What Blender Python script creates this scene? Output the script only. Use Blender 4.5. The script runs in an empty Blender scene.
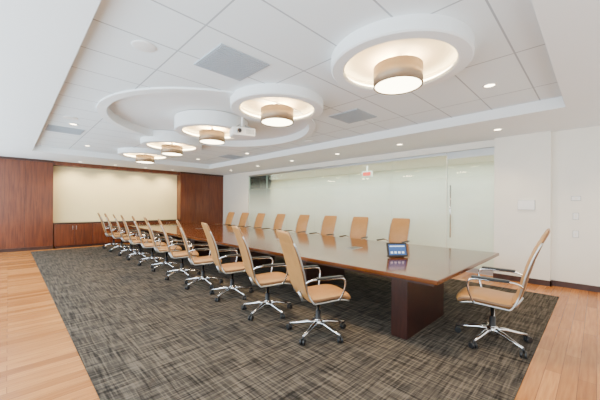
import bpy, bmesh, math, random
from mathutils import Vector, Matrix
random.seed(4)
S = bpy.context.scene
COL = S.collection

# ------------------------------------------------------------ materials
def nt(name):
    m = bpy.data.materials.new(name); m.use_nodes = True
    t = m.node_tree; b = t.nodes.get('Principled BSDF')
    return m, t, b
def N(t, typ, **kw):
    n = t.nodes.new(typ)
    for k, v in kw.items(): setattr(n, k, v)
    return n
def plain(name, col, rough=0.6, metal=0.0, noise=0.0, nscale=30, emit=None, es=0.0, coat=0.0, bump=0.0):
    m, t, b = nt(name)
    b.inputs['Roughness'].default_value = rough
    b.inputs['Metallic'].default_value = metal
    b.inputs['Coat Weight'].default_value = coat
    if noise > 0:
        tc = N(t, 'ShaderNodeTexCoord'); nz = N(t, 'ShaderNodeTexNoise')
        nz.inputs['Scale'].default_value = nscale; nz.inputs['Detail'].default_value = 4
        cr = N(t, 'ShaderNodeValToRGB')
        cr.color_ramp.elements[0].color = (*[c*(1-noise) for c in col], 1)
        cr.color_ramp.elements[1].color = (*[min(1, c*(1+noise)) for c in col], 1)
        cr.color_ramp.elements[0].position = .3; cr.color_ramp.elements[1].position = .7
        t.links.new(tc.outputs['Object'], nz.inputs['Vector'])
        t.links.new(nz.outputs['Fac'], cr.inputs['Fac'])
        t.links.new(cr.outputs['Color'], b.inputs['Base Color'])
        if bump > 0:
            bp = N(t, 'ShaderNodeBump'); bp.inputs['Strength'].default_value = bump; bp.inputs['Distance'].default_value = .004
            t.links.new(nz.outputs['Fac'], bp.inputs['Height']); t.links.new(bp.outputs['Normal'], b.inputs['Normal'])
    else:
        b.inputs['Base Color'].default_value = (*col, 1)
    if emit:
        b.inputs['Emission Color'].default_value = (*emit, 1)
        b.inputs['Emission Strength'].default_value = es
    return m
def wood(name, c1, c2, grain=(1, 1, 18), rough=0.35, scale=3.0, coat=0.0, spec=.5):
    m, t, b = nt(name)
    tc = N(t, 'ShaderNodeTexCoord'); mp = N(t, 'ShaderNodeMapping'); mp.inputs['Scale'].default_value = grain
    nz = N(t, 'ShaderNodeTexNoise'); nz.inputs['Scale'].default_value = scale; nz.inputs['Detail'].default_value = 6
    nz.inputs['Distortion'].default_value = .6
    cr = N(t, 'ShaderNodeValToRGB'); cr.color_ramp.elements[0].position = .3; cr.color_ramp.elements[1].position = .72
    cr.color_ramp.elements[0].color = (*c1, 1); cr.color_ramp.elements[1].color = (*c2, 1)
    t.links.new(tc.outputs['Object'], mp.inputs['Vector']); t.links.new(mp.outputs['Vector'], nz.inputs['Vector'])
    t.links.new(nz.outputs['Fac'], cr.inputs['Fac']); t.links.new(cr.outputs['Color'], b.inputs['Base Color'])
    b.inputs['Roughness'].default_value = rough; b.inputs['Coat Weight'].default_value = coat
    b.inputs['Coat Roughness'].default_value = .05; b.inputs['Specular IOR Level'].default_value = spec
    return m
def floor_mat():
    m, t, b = nt('wood_floor_planks')
    tc = N(t, 'ShaderNodeTexCoord')
    br = N(t, 'ShaderNodeTexBrick'); br.offset = .37; br.offset_frequency = 2
    br.inputs['Scale'].default_value = 1; br.inputs['Brick Width'].default_value = 1.3
    br.inputs['Row Height'].default_value = .11; br.inputs['Mortar Size'].default_value = .0018
    br.inputs['Color1'].default_value = (.33, .115, .020, 1); br.inputs['Color2'].default_value = (.60, .26, .07, 1)
    br.inputs['Mortar'].default_value = (.16, .055, .02, 1); br.inputs['Bias'].default_value = .1
    mp = N(t, 'ShaderNodeMapping'); mp.inputs['Scale'].default_value = (1.5, 22, 1)
    nz = N(t, 'ShaderNodeTexNoise'); nz.inputs['Scale'].default_value = 2; nz.inputs['Detail'].default_value = 5
    mx = N(t, 'ShaderNodeMixRGB', blend_type='MULTIPLY'); mx.inputs['Fac'].default_value = .65
    cr = N(t, 'ShaderNodeValToRGB'); cr.color_ramp.elements[0].color = (.60, .46, .36, 1); cr.color_ramp.elements[0].position = .3
    cr.color_ramp.elements[1].position = .65
    L = t.links.new
    L(tc.outputs['Object'], br.inputs['Vector']); L(tc.outputs['Object'], mp.inputs['Vector']); L(mp.outputs['Vector'], nz.inputs['Vector'])
    L(nz.outputs['Fac'], cr.inputs['Fac']); L(br.outputs['Color'], mx.inputs['Color1']); L(cr.outputs['Color'], mx.inputs['Color2'])
    L(mx.outputs['Color'], b.inputs['Base Color']); b.inputs['Roughness'].default_value = .26
    b.inputs['Specular IOR Level'].default_value = .4
    return m
def carpet_mat():
    m, t, b = nt('carpet_crosshatch'); L = t.links.new
    tc = N(t, 'ShaderNodeTexCoord')
    def streak(sc, off, lo, hi):
        mp = N(t, 'ShaderNodeMapping'); mp.inputs['Scale'].default_value = sc; mp.inputs['Location'].default_value = off
        nz = N(t, 'ShaderNodeTexNoise'); nz.inputs['Scale'].default_value = 1; nz.inputs['Detail'].default_value = 2.5
        mr = N(t, 'ShaderNodeMapRange'); mr.inputs['From Min'].default_value = lo; mr.inputs['From Max'].default_value = hi
        L(tc.outputs['Object'], mp.inputs['Vector']); L(mp.outputs['Vector'], nz.inputs['Vector']); L(nz.outputs['Fac'], mr.inputs['Value'])
        return mr.outputs['Result']
    a = streak((2.2, 52, 1), (0, 0, 0), .46, .66)
    c = streak((52, 2.2, 1), (7, 3, 0), .46, .66)
    d1 = streak((2.8, 40, 1), (3, 9, 0), .5, .68)
    d2 = streak((40, 2.8, 1), (1, 5, 0), .5, .68)
    mxa = N(t, 'ShaderNodeMath', operation='ADD'); L(a, mxa.inputs[0]); L(c, mxa.inputs[1])
    mxb = N(t, 'ShaderNodeMath', operation='ADD'); L(d1, mxb.inputs[0]); L(d2, mxb.inputs[1])
    sub = N(t, 'ShaderNodeMath', operation='SUBTRACT'); L(mxa.outputs[0], sub.inputs[0]); L(mxb.outputs[0], sub.inputs[1])
    mr = N(t, 'ShaderNodeMapRange'); mr.inputs['From Min'].default_value = -1; mr.inputs['From Max'].default_value = 1.3
    L(sub.outputs[0], mr.inputs['Value'])
    cr = N(t, 'ShaderNodeValToRGB')
    cr.color_ramp.elements[0].color = (.018, .0155, .013, 1); cr.color_ramp.elements[1].color = (.140, .115, .088, 1)
    e = cr.color_ramp.elements.new(.45); e.color = (.057, .048, .039, 1)
    L(mr.outputs['Result'], cr.inputs['Fac']); L(cr.outputs['Color'], b.inputs['Base Color'])
    b.inputs['Roughness'].default_value = .95; b.inputs['Specular IOR Level'].default_value = .1
    return m
def tile_mat():
    m, t, b = nt('ceiling_tiles'); L = t.links.new
    tc = N(t, 'ShaderNodeTexCoord'); br = N(t, 'ShaderNodeTexBrick'); br.offset = 0
    br.inputs['Scale'].default_value = 1; br.inputs['Brick Width'].default_value = 1.22; br.inputs['Row Height'].default_value = .61
    br.inputs['Mortar Size'].default_value = .009; br.inputs['Mortar Smooth'].default_value = .2
    br.inputs['Color1'].default_value = (.80, .86, .89, 1); br.inputs['Color2'].default_value = (.82, .88, .91, 1)
    br.inputs['Mortar'].default_value = (.42, .46, .50, 1)
    L(tc.outputs['Object'], br.inputs['Vector']); L(br.outputs['Color'], b.inputs['Base Color'])
    b.inputs['Roughness'].default_value = .9
    return m
def glass_mat():
    m, t, b = nt('frosted_gradient_glass'); L = t.links.new
    t.nodes.remove(b); out = t.nodes['Material Output']
    tr = N(t, 'ShaderNodeBsdfTransparent'); tr.inputs['Color'].default_value = (.80, .90, .85, 1)
    df = N(t, 'ShaderNodeBsdfDiffuse'); df.inputs['Color'].default_value = (.84, .92, .84, 1)
    tl = N(t, 'ShaderNodeBsdfTranslucent'); tl.inputs['Color'].default_value = (.87, .95, .87, 1)
    gl = N(t, 'ShaderNodeBsdfGlossy'); gl.inputs['Roughness'].default_value = .03
    m1 = N(t, 'ShaderNodeMixShader'); m1.inputs[0].default_value = .5; L(df.outputs[0], m1.inputs[1]); L(tl.outputs[0], m1.inputs[2])
    tc = N(t, 'ShaderNodeTexCoord'); sp = N(t, 'ShaderNodeSeparateXYZ'); L(tc.outputs['Object'], sp.inputs[0])
    mr = N(t, 'ShaderNodeMapRange'); mr.inputs['From Min'].default_value = 1.3; mr.inputs['From Max'].default_value = 2.4
    mr.inputs['To Min'].default_value = .88; mr.inputs['To Max'].default_value = .05
    L(sp.outputs['Z'], mr.inputs['Value'])
    m2 = N(t, 'ShaderNodeMixShader'); L(mr.outputs['Result'], m2.inputs[0]); L(tr.outputs[0], m2.inputs[1]); L(m1.outputs[0], m2.inputs[2])
    fr = N(t, 'ShaderNodeFresnel'); fr.inputs['IOR'].default_value = 1.28
    m3 = N(t, 'ShaderNodeMixShader'); L(fr.outputs[0], m3.inputs[0]); L(m2.outputs[0], m3.inputs[1]); L(gl.outputs[0], m3.inputs[2])
    L(m3.outputs[0], out.inputs['Surface'])
    return m

M = dict(
 paint=plain('white_paint', (.83, .80, .72), .85, noise=.02, nscale=3),
 ceil=plain('ceiling_paint', (.83, .86, .87), .9, noise=.01, nscale=2),
 cove=plain('cove_paint', (.92, .86, .70), .9),
 cream=plain('cream_wall', (.86, .72, .40), .8, noise=.02, nscale=2),
 panel=wood('cherry_panel', (.085, .016, .004), (.18, .042, .010), (14, 14, 1.0), .3, 1.6, .2),
 base=wood('dark_baseboard', (.03, .010, .006), (.06, .018, .010), (3, 3, 3), .4),
 floor=floor_mat(), carpet=carpet_mat(), tile=tile_mat(), glass=glass_mat(),
 top=wood('table_veneer', (.075, .019, .004), (.16, .046, .010), (14, 1, 1), .12, 1.5, .0, .5),
 dark=wood('dark_walnut', (.018, .005, .004), (.036, .010, .007), (3, 12, 2), .3, 2, .3),
 leather=plain('tan_leather', (.39, .190, .058), .40, noise=.06, nscale=14, bump=.2),
 welt=plain('leather_seam', (.17, .080, .030), .5),
 chrome=plain('polished_aluminium', (.68, .68, .69), .14, 1.0),
 alu=plain('brushed_aluminium', (.46, .47, .47), .35, 1.0),
 black=plain('black_plastic', (.010, .010, .011), .4),
 shade=plain('metallic_shade', (.28, .20, .13), .4, .5, noise=.06, nscale=6),
 diff=plain('lamp_diffuser', (.9, .88, .8), .5, emit=(1, .86, .58), es=14),
 down=plain('downlight_lens', (.9, .88, .8), .5, emit=(1, .84, .55), es=22),
 white=plain('white_plastic', (.85, .85, .84), .4),
 grille=plain('grille_metal', (.42, .48, .54), .6),
 grey=plain('grey_frame', (.34, .36, .37), .5),
 seam=plain('glass_seam', (.50, .60, .53), .4),
 red=plain('sign_red', (.8, .02, .01), .5, emit=(1, .03, .01), es=1.2),
 screen=plain('screen_blue', (.02, .05, .16), .2, emit=(.04, .18, .55), es=.45),
 screen2=plain('screen_icons', (.5, .6, .7), .3, emit=(.6, .8, 1), es=.4),
 lens=plain('lens_glass', (.02, .02, .04), .05),
)

# ------------------------------------------------------------ mesh helpers
class B:
    def __init__(s, mats): s.bm = bmesh.new(); s.mats = mats
    def mi(s, k):
        if k not in s.mats: s.mats.append(k)
        return s.mats.index(k)
    def box(s, lo, hi, k, bev=0.0, mat=None):
        r = bmesh.ops.create_cube(s.bm, size=1); vs = r['verts']
        c = [(a+b)/2 for a, b in zip(lo, hi)]; d = [b-a for a, b in zip(lo, hi)]
        for v in vs: v.co = Vector((v.co.x*d[0]+c[0], v.co.y*d[1]+c[1], v.co.z*d[2]+c[2]))
        fs = {f for v in vs for f in v.link_faces}
        i = s.mi(k)
        for f in fs: f.material_index = i
        if bev > 0:
            es = list({e for v in vs for e in v.link_edges})
            r = bmesh.ops.bevel(s.bm, geom=es, offset=bev, segments=2, affect='EDGES', profile=.5)
            vs = list({v for f in r['faces'] for v in f.verts} | {v for v in vs if v.is_valid})
            for f in {f for v in vs for f in v.link_faces}: f.material_index = i
        if mat is not None:
            for v in vs: v.co = mat @ v.co
        return vs
    def tube(s, pts, r, k, n=8, closed=False):
        pts = [Vector(p) for p in pts]; rings = []; i = s.mi(k); m = len(pts)
        prev = None
        for j, p in enumerate(pts):
            a = pts[(j-1) % m] if (j > 0 or closed) else p
            b = pts[(j+1) % m] if (j < m-1 or closed) else p
            t = (b-a).normalized()
            if prev is None:
                up = Vector((0, 0, 1)) if abs(t.z) < .9 else Vector((1, 0, 0))
                u = t.cross(up).normalized()
            else:
                u = (prev - t*prev.dot(t)).normalized()
            prev = u; w = t.cross(u)
            rr = r[j] if isinstance(r, (list, tuple)) else r
            rings.append([s.bm.verts.new(p+(u*math.cos(q)+w*math.sin(q))*rr) for q in [2*math.pi*x/n for x in range(n)]])
        for j in range(m if closed else m-1):
            A, C = rings[j], rings[(j+1) % m]
            for x in range(n):
                f = s.bm.faces.new((A[x], A[(x+1) % n], C[(x+1) % n], C[x])); f.material_index = i; f.smooth = True
        if not closed:
            f = s.bm.faces.new(rings[0][::-1]); f.material_index = i
            f = s.bm.faces.new(rings[-1]); f.material_index = i
    def lathe(s, prof, k, c=(0, 0), n=48, smooth=True, ks=None):
        rings = []
        for (r, z) in prof:
            if r < 1e-6: rings.append([s.bm.verts.new((c[0], c[1], z))])
            else: rings.append([s.bm.verts.new((c[0]+r*math.cos(2*math.pi*x/n), c[1]+r*math.sin(2*math.pi*x/n), z)) for x in range(n)])
        for j in range(len(prof)-1):
            i = s.mi(ks[j] if ks else k); A, C = rings[j], rings[j+1]
            for x in range(n):
                y = (x+1) % n
                if len(A) == 1: f = s.bm.faces.new((A[0], C[y], C[x]))
                elif len(C) == 1: f = s.bm.faces.new((A[x], A[y], C[0]))
                else: f = s.bm.faces.new((A[x], A[y], C[y], C[x]))
                f.material_index = i; f.smooth = smooth
    def mesh(s, name):
        bmesh.ops.recalc_face_normals(s.bm, faces=s.bm.faces)
        me = bpy.data.meshes.new(name); s.bm.to_mesh(me); s.bm.free()
        for k in s.mats: me.materials.append(M[k])
        return me
def obj(name, me, loc=(0, 0, 0), rz=0, parent=None):
    o = bpy.data.objects.new(name, me); COL.objects.link(o); o.location = loc; o.rotation_euler = (0, 0, rz)
    if parent: o.parent = parent
    return o
def boxobj(name, lo, hi, k, bev=0.0):
    b = B([]); b.box(lo, hi, k, bev); return obj(name, b.mesh(name))

# ------------------------------------------------------------ room dimensions
XL, XR, YN, YF = -1.0, 7.2, -1.6, 12.93
ZS, ZT = 2.87, 3.03        # soffit / tray ceiling
TX0, TX1, TY0, TY1 = .45, 5.54, .33, 10.7
LX = 2.90; LY = [1.50, 3.47, 5.5, 7.55, 9.6]

boxobj('floor', (XL-.1, YN-.1, -.1), (11.2, YF+.2, 0), 'floor')
boxobj('carpet', (.49, .44, -.02), (6.33, 12.15, .008), 'carpet')

b = B([])
b.box((XL, YN, ZS), (TX0, YF, ZS+.3), 'ceil'); b.box((TX1, YN, ZS), (XR, YF, ZS+.3), 'ceil')
b.box((TX0, YN, ZS), (TX1, TY0, ZS+.3), 'ceil'); b.box((TX0, TY1, ZS), (TX1, YF, ZS+.3), 'ceil')
obj('ceiling_soffit', b.mesh('ceiling_soffit'))

# tray ceiling with circular hole + raised circular coffer
b = B([]); bm = b.bm; ti = b.mi('tile'); ci = b.mi('ceil')
n = 96; cx, cy, R = LX+.06, 5.42, 1.85
inner = []; outer = []
y0, y1 = cy-2.4, cy+2.4
for x in range(n):
    a = 2*math.pi*x/n; c, s_ = math.cos(a), math.sin(a)
    inner.append(bm.verts.new((cx+R*c, cy+R*s_, ZT)))
    sx = (TX1-cx)/c if c > 1e-6 else ((TX0-cx)/c if c < -1e-6 else 1e9)
    sy = (y1-cy)/s_ if s_ > 1e-6 else ((y0-cy)/s_ if s_ < -1e-6 else 1e9)
    k = min(sx, sy); outer.append(bm.verts.new((cx+k*c, cy+k*s_, ZT)))
for x in range(n):
    y = (x+1) % n; f = bm.faces.new((inner[x], outer[x], outer[y], inner[y])); f.material_index = ti
for X_, Y_ in ((TX0, y0), (TX1, y0), (TX0, y1), (TX1, y1)):
    v = bm.verts.new((X_, Y_, ZT)); best = None
    for x in range(n):
        y = (x+1) % n; A, C = outer[x].co, outer[y].co
        onx = lambda p: abs(p.x-X_) < 1e-4
        ony = lambda p: abs(p.y-Y_) < 1e-4
        if (onx(A) and ony(C) and not onx(C)) or (ony(A) and onx(C) and not onx(A)): best = (outer[x], outer[y])
    if best:
        f = bm.faces.new((best[0], v, best[1])); f.material_index = ti
for (ya, yb) in ((TY0, y0), (y1, TY1)):
    f = bm.faces.new([bm.verts.new(p) for p in ((TX0, ya, ZT), (TX1, ya, ZT), (TX1, yb, ZT), (TX0, yb, ZT))]); f.material_index = ti
b.lathe([(R, ZT), (R, ZT+.13), (0, ZT+.13)], 'ceil', (cx, cy), 96, False)
b.lathe([(R-.001, ZT+.03), (R-.001, ZT-.025), (R+.13, ZT-.025), (R+.13, ZT+.01)], 'ceil', (cx, cy), 96, False)
obj('ceiling', b.mesh('ceiling'))
boxobj('ceiling_slab', (XL-.1, YN-.1, 3.25), (11.2, YF+.2, 3.35), 'ceil')

# walls
boxobj('wall_far', (XL-.1, YF, 0), (11.2, YF+.12, 3.25), 'cream')
b = B([]); b.box((XL-.12, YN, 0), (XL, YF, .35), 'paint'); b.box((XL-.12, YN, 2.75), (XL, YF, 3.25), 'paint')
for y in [YN+i*(YF-YN)/7 for i in range(8)]: b.box((XL-.12, max(YN, y-.12), .35), (XL, min(YF, y+.12), 2.75), 'paint')
obj('wall_left', b.mesh('wall_left'))
b = B([]); b.box((XL, YN-.12, 0), (XR+.1, YN, .35), 'paint'); b.box((XL, YN-.12, 2.75), (XR+.1, YN, 3.25), 'paint')
for x in (XL, 1.7, 4.4, 7.0): b.box((x, YN-.12, .35), (x+.25, YN, 2.75), 'paint')
obj('wall_near', b.mesh('wall_near'))
for i in range(7):
    ya = YN+i*(YF-YN)/7; yb = YN+(i+1)*(YF-YN)/7
    b = B([])
    for (p, q) in (((ya+.12, .35), (ya+.17, 2.75)), ((yb-.17, .35), (yb-.12, 2.75)), ((ya+.12, .35), (yb-.12, .40)), ((ya+.12, 2.70), (yb-.12, 2.75)), ((ya+.12, 1.0), (yb-.12, 1.04))):
        b.box((XL-.09, p[0], p[1]), (XL-.04, q[0], q[1]), 'alu')
    obj('window_%d' % (i+1), b.mesh('window'))

boxobj('wall_right_far', (XR, 10.5, 0), (XR+.14, YF, 3.25), 'paint')
boxobj('wall_right_near', (XR, YN, 0), (XR+.14, .62, 3.25), 'paint')
PX = XR-.12
boxobj('wall_right_pier', (PX, .62, 0), (XR+.14, 1.515, 3.25), 'paint')
boxobj('wall_right_header', (XR, 1.515, 2.725), (XR+.14, 10.5, 3.25), 'paint')
b = B([]); b.box((XR-.018, YN, 0), (XR, .62, .10), 'base'); b.box((PX-.018, .60, 0), (PX, 1.52, .10), 'base'); b.box((PX-.018, .60, 0), (XR, .62, .10), 'base'); b.box((XR-.018, 10.5, 0), (XR, YF, .10), 'base')
obj('baseboard_right', b.mesh('baseboard_right'))

# glass wall
b = B([])
edges = [2.51, 3.9, 5.3, 6.7, 8.1, 9.3, 10.5]
for ya, yb in zip(edges[:-1], edges[1:]):
    b.box((XR+.05, ya+.002, .06), (XR+.062, yb-.002, 2.66), 'glass')
b.box((XR+.03, 2.51, 0), (XR+.085, 10.5, .06), 'alu'); b.box((XR+.03, 2.51, 2.66), (XR+.085, 10.5, 2.72), 'alu')
for y in edges[1:-1]: b.box((XR+.050, y-.003, .06), (XR+.062, y+.003, 2.66), 'seam')
obj('glass_partition', b.mesh('glass_partition'))
b = B([])
b.box((XR+.05, 1.53, .01), (XR+.062, 2.49, 2.66), 'glass')
b.box((XR+.03, 1.52, 2.66), (XR+.085, 2.50, 2.72), 'alu')
b.tube([(XR-.01, 2.40, .75), (XR-.01, 2.40, 1.95)], .014, 'chrome', 12)
for z in (.95, 1.75): b.tube([(XR-.01, 2.40, z), (XR+.06, 2.40, z)], .008, 'chrome')
for z in (.01, 2.56): b.box((XR+.035, 1.54, z), (XR+.075, 2.49, z+.10), 'alu')
b.box((XR+.045, 2.486, .01), (XR+.065, 2.498, 2.66), 'seam')
obj('door_1', b.mesh('door_1'))

# corridor behind the glass
boxobj('wall_corridor', (10.2, -1.6, 0), (10.3, YF, 3.25), 'paint')
boxobj('wall_corridor_end', (7.34, -1.7, 0), (10.3, -1.6, 3.25), 'paint')
boxobj('ceiling_corridor', (7.34, -1.6, 2.82), (10.2, YF, 2.9), 'ceil')
b = B([]); b.box((8.6, 5.35, 2.45), (8.63, 5.75, 2.65), 'white'); b.box((8.59, 5.40, 2.49), (8.60, 5.70, 2.61), 'red'); b.box((8.6, 5.53, 2.65), (8.63, 5.57, 2.82), 'white')
obj('exit_sign', b.mesh('exit_sign'))

# far wall panelling
b = B([])
b.box((XL, 12.55, 0), (1.04, YF, ZS), 'panel')
b.box((5.18, 12.55, 0), (XR, YF, ZS), 'panel')
b.box((1.04, 12.62, 2.74), (5.18, YF, ZS), 'panel')
for x in (-.3, .37): b.box((x-.004, 12.545, .1), (x+.004, 12.551, 2.8), 'base')
for x in (5.85, 6.5): b.box((x-.004, 12.545, .1), (x+.004, 12.551, 2.8), 'base')
b.box((XL, 12.535, 0), (1.04, 12.55, .1), 'base'); b.box((5.18, 12.535, 0), (XR, 12.55, .1), 'base')
b.box((XL, 12.53, 2.80), (1.05, 12.56, ZS), 'base'); b.box((5.17, 12.53, 2.80), (XR, 12.56, ZS), 'base')
obj('wall_far_panelling', b.mesh('wall_far_panelling'))
b = B([])
b.box((1.06, 12.48, .08), (5.16, YF-.02, .80), 'panel'); b.box((1.045, 12.45, .80), (5.175, YF-.02, .84), 'dark', .006)
b.box((1.10, 12.53, 0), (5.12, YF-.05, .08), 'base')
for i in range(8):
    x = 1.08+i*.5085; b.box((x+.006, 12.462, .10), (x+.50, 12.482, .785), 'panel', .003)
    hx = x+.46 if i % 2 == 0 else x+.05
    b.tube([(hx, 12.445, .60), (hx, 12.445, .74)], .006, 'alu')
obj('credenza', b.mesh('credenza'))

def plate(name, y, z, w, h, k='white', x=XR, t=.012, detail=True):
    b = B([]); b.box((x-t, y-w/2, z-h/2), (x, y+w/2, z+h/2), k, .002)
    b.box((x-.004, y-w/2-.006, z-h/2-.006), (x, y+w/2+.006, z+h/2+.006), 'grey')
    if detail: b.box((x-t-.004, y-w*.16, z-h*.22), (x-t, y+w*.16, z+h*.22), 'paint', .001)
    return obj(name, b.mesh(name))
plate('wall_switch_plate', .28, 1.62, .12, .07)
plate('wall_switch_plate', .28, 1.30, .07, .11)
plate('power_outlet', .28, .98, .07, .11)
plate('wall_thermostat_panel', .98, 1.50, .26, .18, x=PX, t=.03, detail=False)

# ------------------------------------------------------------ ring lights
PZ = 2.91
b = B([])
b.lathe([(.70, .24), (.70, 0), (.685, -.012), (.575, -.012), (.56, 0), (.56, .02), (.61, .025), (.61, .105), (0, .105)], 'ceil', n=72,
        smooth=False, ks=['ceil', 'ceil', 'ceil', 'ceil', 'ceil', 'cove', 'cove', 'cove'])
b.lathe([(.608, .05), (.588, .05), (.588, .028), (.608, .028)], 'down', n=72)
b.lathe([(.245, .01), (.25, .01), (.25, -.19), (.235, -.19), (.235, .01), (.245, .01)], 'shade', n=48)
b.lathe([(.236, -.182), (0, -.182)], 'diff', n=48)
b.lathe([(.02, .104), (.02, -.17)], 'alu', n=12)
for a in range(3):
    q = a*2*math.pi/3; b.tube([(0, 0, -.01), (.24*math.cos(q), .24*math.sin(q), -.01)], .005, 'alu')
ringme = b.mesh('ring_pendant')
for y in LY:
    obj('ceiling_pendant_light', ringme, (LX, y, PZ))
    l = bpy.data.lights.new('pendant_lamp', 'POINT'); l.energy = 58; l.color = (1, .64, .30); l.shadow_soft_size = .04
    e = bpy.data.objects.new('pendant_lamp', l); COL.objects.link(e); e.location = (LX+.06, y+.06, PZ-.03)
    l = bpy.data.lights.new('pendant_downlamp', 'AREA'); l.shape = 'DISK'; l.size = .45; l.energy = 40; l.color = (1, .76, .47)
    e = bpy.data.objects.new('pendant_downlamp', l); COL.objects.link(e); e.location = (LX, y, PZ-.20)

b = B([]); b.lathe([(.085, 0), (.085, -.008), (.065, -.010), (.06, .0), (.0, .0)], 'white', n=24, ks=['white', 'white', 'white', 'down'])
dme = b.mesh('recessed_downlight')
spots = [(6.3, y, ZS) for y in (1.3, 3.2, 5.0, 6.8, 8.6, 10.4)] + [(-.2, y, ZS) for y in (2, 4.5, 7, 9.5)] + [(1.5, 4.4, ZT+.13), (4.4, 1.0, ZT), (.9, 7.3, ZT), (5.1, 7.5, ZT), (1.5, 9.7, ZT), (4.6, 9.7, ZT)] \
      + [(x, 12.2, ZS) for x in (1.7, 2.7, 3.7, 4.7)]
for p in spots:
    obj('recessed_downlight', dme, (p[0], p[1], p[2]-.001))
for x in (1.6, 2.6, 3.6, 4.6):
    l = bpy.data.lights.new('wallwash', 'SPOT'); l.energy = 130; l.color = (1, .82, .52); l.spot_size = 1.9; l.spot_blend = .9; l.shadow_soft_size = .06
    e = bpy.data.objects.new('wallwash', l); COL.objects.link(e); e.location = (x, 12.25, ZS-.05); e.rotation_euler = (math.radians(25), 0, 0)
for y in (-.6, 1.3, 3.2, 5.0, 6.8, 8.6, 10.4):
    l = bpy.data.lights.new('soffit_spot', 'SPOT'); l.energy = 85; l.color = (1, .74, .44); l.spot_size = 2.0; l.spot_blend = .9; l.shadow_soft_size = .06
    e = bpy.data.objects.new('soffit_spot', l); COL.objects.link(e); e.location = (6.3, y, ZS-.04)

b = B([]); b.box((-.3, -.3, -.012), (.3, .3, 0), 'grille')
for i in range(15): y = -.27+i*.0385; b.box((-.28, y-.006, -.018), (.28, y+.010, -.011), 'grille')
gme = b.mesh('ceiling_air_grille')
for p in ((1.76, 2.9), (4.27, 3.05), (.85, 8.0), (5.1, 8.4)): obj('ceiling_air_grille', gme, (p[0], p[1], ZT))
b = B([]); b.lathe([(.11, 0), (.11, -.008), (.1, -.012), (0, -.012)], 'white', n=28)
sme = b.mesh('ceiling_speaker')
for p in ((.95, 3.2), (5.2, 5.0), (.8, 6.8)): obj('ceiling_speaker', sme, (p[0], p[1], ZT))
b = B([])
b.box((-.2, -.15, -.07), (.2, .15, .07), 'white', .02)
b.tube([(0, 0, .07), (0, 0, .42)], .02, 'white', 12); b.box((-.1, -.1, .072), (.1, .1, .085), 'grey')
for sx in (-1, 1): b.tube([(sx*.14, -.1, .07), (sx*.05, 0, .14), (sx*.14, .1, .07)], .008, 'grey', 6)
b.tube([(-.09, -.15, 0), (-.09, -.185, 0)], .042, 'grey', 18); b.tube([(-.09, -.183, 0), (-.09, -.188, 0)], .034, 'lens', 18)
for i in range(6): b.box((.04+i*.022, -.153, -.04), (.05+i*.022, -.149, .04), 'grey')
obj('ceiling_projector', b.mesh('ceiling_projector'), (LX, 4.42, 2.72), math.radians(-20))

# ------------------------------------------------------------ table
TB = (2.95, 1.10, 5.50, 11.9)
b = B([])
b.box((TB[0], TB[1], .685), (TB[2], TB[3], .73), 'top', .008)
b.box((TB[0]+.05, TB[1]+.05, .655), (TB[2]-.05, TB[3]-.05, .6851), 'dark')
b.box((3.05, 1.45, .008), (4.12, 1.64, .656), 'dark', .006)
for y in (3.6, 5.8, 8.0): b.box((3.7, y, .008), (4.8, y+.3, .656), 'dark', .006)
b.box((3.2, 11.3, .008), (5.2, 11.5, .656), 'dark', .006)
for y in (2.9, 4.8, 6.7, 8.6, 10.5):
    b.box((4.08, y, .729), (4.38, y+.16, .735), 'alu', .002); b.box((4.10, y+.015, .7345), (4.36, y+.145, .7365), 'black')
obj('conference_table', b.mesh('conference_table'))

b = B([])
T = Matrix.Translation((0, 0, .10)) @ Matrix.Rotation(math.radians(-18), 4, 'X')
b.box((-.15, -.012, -.095), (.15, .012, .105), 'black', .006, T)
b.box((-.125, -.0145, -.07), (.125, -.0125, .08), 'screen', 0, T)
for i in range(4): b.box((-.105+i*.055, -.016, -.05), (-.07+i*.055, -.0143, -.02), 'screen2', 0, T)
b.box((-.11, -.0158, .045), (.11, -.0143, .062), 'screen2', 0, T)
b.box((-.10, -.02, 0), (.10, .13, .012), 'black', .004); b.box((-.05, .04, .01), (.05, .06, .1), 'black', .003)
obj('touch_panel_display', b.mesh('touch_panel_display'), (3.92, 2.02, .731), math.radians(-38))

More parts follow.
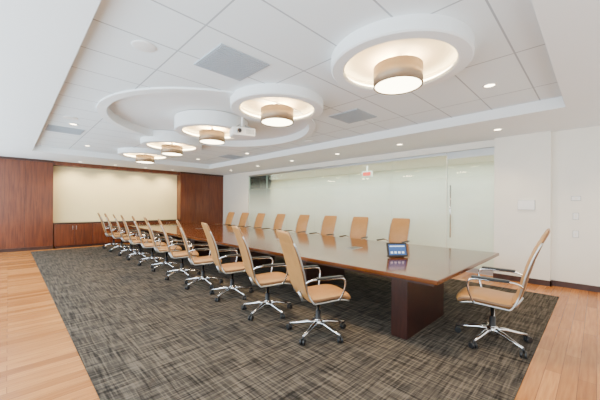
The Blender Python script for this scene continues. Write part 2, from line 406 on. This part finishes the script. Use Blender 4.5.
# ------------------------------------------------------------ chair
def spline(cp, n):
    P = [cp[0]]+list(cp)+[cp[-1]]; out = []
    P = [Vector(p) for p in P]
    for i in range(1, len(P)-2):
        for k in range(n):
            t = k/n; p0, p1, p2, p3 = P[i-1:i+3]
            out.append(.5*((2*p1)+(-p0+p2)*t+(2*p0-5*p1+4*p2-p3)*t*t+(-p0+3*p1-3*p2+p3)*t**3))
    out.append(P[-2]); return out
def chair_mesh():
    b = B([]); bm = b.bm; li = b.mi('leather'); wi = b.mi('welt')
    def pad(prof, width, thick, cup, nu=14, ribs=0):
        m = len(prof); F = []; K = []
        for j, p in enumerate(prof):
            a = prof[max(0, j-1)]; c = prof[min(m-1, j+1)]; t = Vector((0, c.x-a.x, c.y-a.y)).normalized()
            nrm = Vector((1, 0, 0)).cross(t)
            s = j/(m-1); w = width(s); rf = []; rk = []
            endf = min(1, (min(s, 1-s)/.035)) ** .5 if min(s, 1-s) < .035 else 1
            for u in range(nu+1):
                q = -1+2*u/nu; q = math.sin(q*math.pi/2)
                e = (max(0, 1-abs(q)**5))**.5*endf
                th = thick(s)*.5*e
                if ribs and j % ribs == 0: th *= .80
                base = Vector((q*w/2, p.x, p.y)) + nrm*(cup(s)*(q*q))
                rf.append(bm.verts.new(base+nrm*th)); rk.append(bm.verts.new(base-nrm*th))
            F.append(rf); K.append(rk)
        for j in range(m-1):
            for u in range(nu):
                for G in (F, K):
                    f = bm.faces.new((G[j][u], G[j][u+1], G[j+1][u+1], G[j+1][u])); f.smooth = True
                    f.material_index = wi if u in (0, nu-1) else li
        bmesh.ops.remove_doubles(bm, verts=[v for r in F+K for v in r], dist=.0008)
    seat = [Vector((y, z)) for y, z in [(.28, .425), (.25, .455), (.15, .468), (0, .462), (-.12, .456), (-.19, .462)]]
    seat = [Vector((v[0], v[1])) for v in spline([(a.x, a.y, 0) for a in seat], 5)]
    pad(seat, lambda s: .49-.03*s, lambda s: .075, lambda s: .012)
    back = [(-.17, .45), (-.215, .52), (-.242, .62), (-.275, .76), (-.325, .92), (-.385, 1.06), (-.445, 1.175)]
    bp = [Vector((v[0], v[1])) for v in spline([(a, c, 0) for a, c in back], 6)]
    pad(bp, lambda s: (.41+.05*math.sin(s*math.pi*.9))*(1 if s < .93 else 1-.10*((s-.93)/.07)**2), lambda s: .045-.012*s, lambda s: .03*math.sin(s*math.pi), ribs=6)
    for sx in (-1, 1):
        rail = [(sx*.247, y, z-.022) for y, z in [(.25, .43), (.15, .452), (0, .447), (-.13, .442), (-.18, .45)]]
        rail += [(sx*(.211+.022*math.sin(i/5*3)), y-.012, z) for i, (y, z) in enumerate(back[1:-1])]
        b.tube([tuple(v) for v in spline(rail, 3)], .009, 'alu', 6)
        loop = [(sx*.255, .13, .44), (sx*.285, .16, .53), (sx*.295, .17, .63), (sx*.295, .13, .675), (sx*.292, .0, .68), (sx*.285, -.14, .685), (sx*.26, -.23, .67), (sx*.235, -.262, .64)]
        b.tube([tuple(v) for v in spline(loop, 4)], .011, 'chrome', 8)
        b.box((sx*.293-.026, -.17, .683), (sx*.293+.026, .14, .705), 'black', .008)
        b.tube([(sx*.255, .13, .44), (sx*.18, .10, .405), (0, .05, .40)], .012, 'chrome', 8)
    b.box((-.10, -.14, .375), (.10, .12, .42), 'black', .012)
    b.tube([(0, -.10, .39), (0, -.20, .40), (0, -.242, .50)], .018, 'alu', 8)
    b.tube([(.08, .05, .395), (.25, .06, .39)], .006, 'black', 6)
    b.lathe([(.045, .10), (.045, .15), (.03, .16), (.03, .26), (.02, .262), (.02, .38), (0, .38)], 'chrome', n=18, ks=['chrome', 'chrome', 'black', 'black', 'chrome', 'chrome'])
    b.lathe([(0, .075), (.05, .075), (.055, .12), (.05, .155), (0, .16)], 'chrome', n=18)
    for i in range(5):
        a = i*2*math.pi/5+.3; c, s = math.cos(a), math.sin(a)
        b.tube([(c*.03, s*.03, .125), (c*.12, s*.12, .120), (c*.24, s*.24, .095), (c*.335, s*.335, .078)], [.026, .022, .017, .014], 'chrome', 8)
        b.tube([(c*.335, s*.335, .088), (c*.335, s*.335, .04)], .010, 'black', 8)
        ta = a+.9+i; tx, ty = math.cos(ta), math.sin(ta); ox, oy = -ty*.014, tx*.014
        for d in (-1, 1):
            p = Vector((c*.335+ox, s*.335+oy, .032)) ; q0 = p+Vector((tx, ty, 0))*(.006*d); q1 = p+Vector((tx, ty, 0))*(.028*d)
            b.tube([q0, q0+(q1-q0)*.1, q1-(q1-q0)*.1, q1], [.027, .032, .032, .026], 'black', 16)
    me = b.mesh('conference_chair'); return me
cme = chair_mesh()
for i in range(11):
    y = 2.27+.925*i
    obj('conference_chair', cme, (2.52+random.uniform(-.03, .03), y+random.uniform(-.03, .03), .008), math.radians(-110+i*1.0+random.uniform(-5, 5)))
for i in range(8):
    y = 3.2+1.05*i
    obj('conference_chair', cme, (5.98+random.uniform(-.03, .03), y+random.uniform(-.04, .04), .008), math.radians(95+random.uniform(-6, 6)))
o = obj('conference_chair', cme, (3.70, .80, .008), math.radians(5)); o.scale = (1.05, 1.05, 1.05)

# ------------------------------------------------------------ lights
w = bpy.data.worlds.new('World'); S.world = w; w.use_nodes = True
bg = w.node_tree.nodes['Background']; sky = w.node_tree.nodes.new('ShaderNodeTexSky')
sky.sky_type = 'HOSEK_WILKIE'
sky.turbidity = 4
w.node_tree.links.new(sky.outputs[0], bg.inputs[0]); bg.inputs[1].default_value = 1.0
def area(name, loc, rot, sx, sy, e, c):
    l = bpy.data.lights.new(name, 'AREA'); l.shape = 'RECTANGLE'; l.size = sx; l.size_y = sy; l.energy = e; l.color = c
    o = bpy.data.objects.new(name, l); COL.objects.link(o); o.location = loc; o.rotation_euler = rot; return o
area('window_daylight_left', (XL+.02, (YN+YF)/2, 1.55), (0, math.radians(-90), 0), 2.4, YF-YN-.3, 760, (.76, .90, 1))
area('window_daylight_near', (3.1, YN+.02, 1.55), (math.radians(90), 0, 0), 7.6, 2.4, 120, (1, .95, .86))  # warm fill added behind the camera, along the unseen near wall
area('corridor_light', (8.8, 5.7, 2.8), (0, 0, 0), 1.5, 13.5, 500, (1, .98, .92))

# ------------------------------------------------------------ camera
cd = bpy.data.cameras.new('camera'); cam = bpy.data.objects.new('camera', cd); COL.objects.link(cam)
cd.sensor_width = 36; cd.lens = 36*295/600; cd.shift_x = -.005; cd.shift_y = .010; cd.clip_start = .05
cam.matrix_world = Matrix.Translation((0, 0, 1.45)) @ Matrix.Rotation(math.radians(-45), 4, 'Z') @ Matrix.Rotation(math.radians(90), 4, 'X') @ Matrix.Rotation(math.radians(.4), 4, 'Z')
S.camera = cam
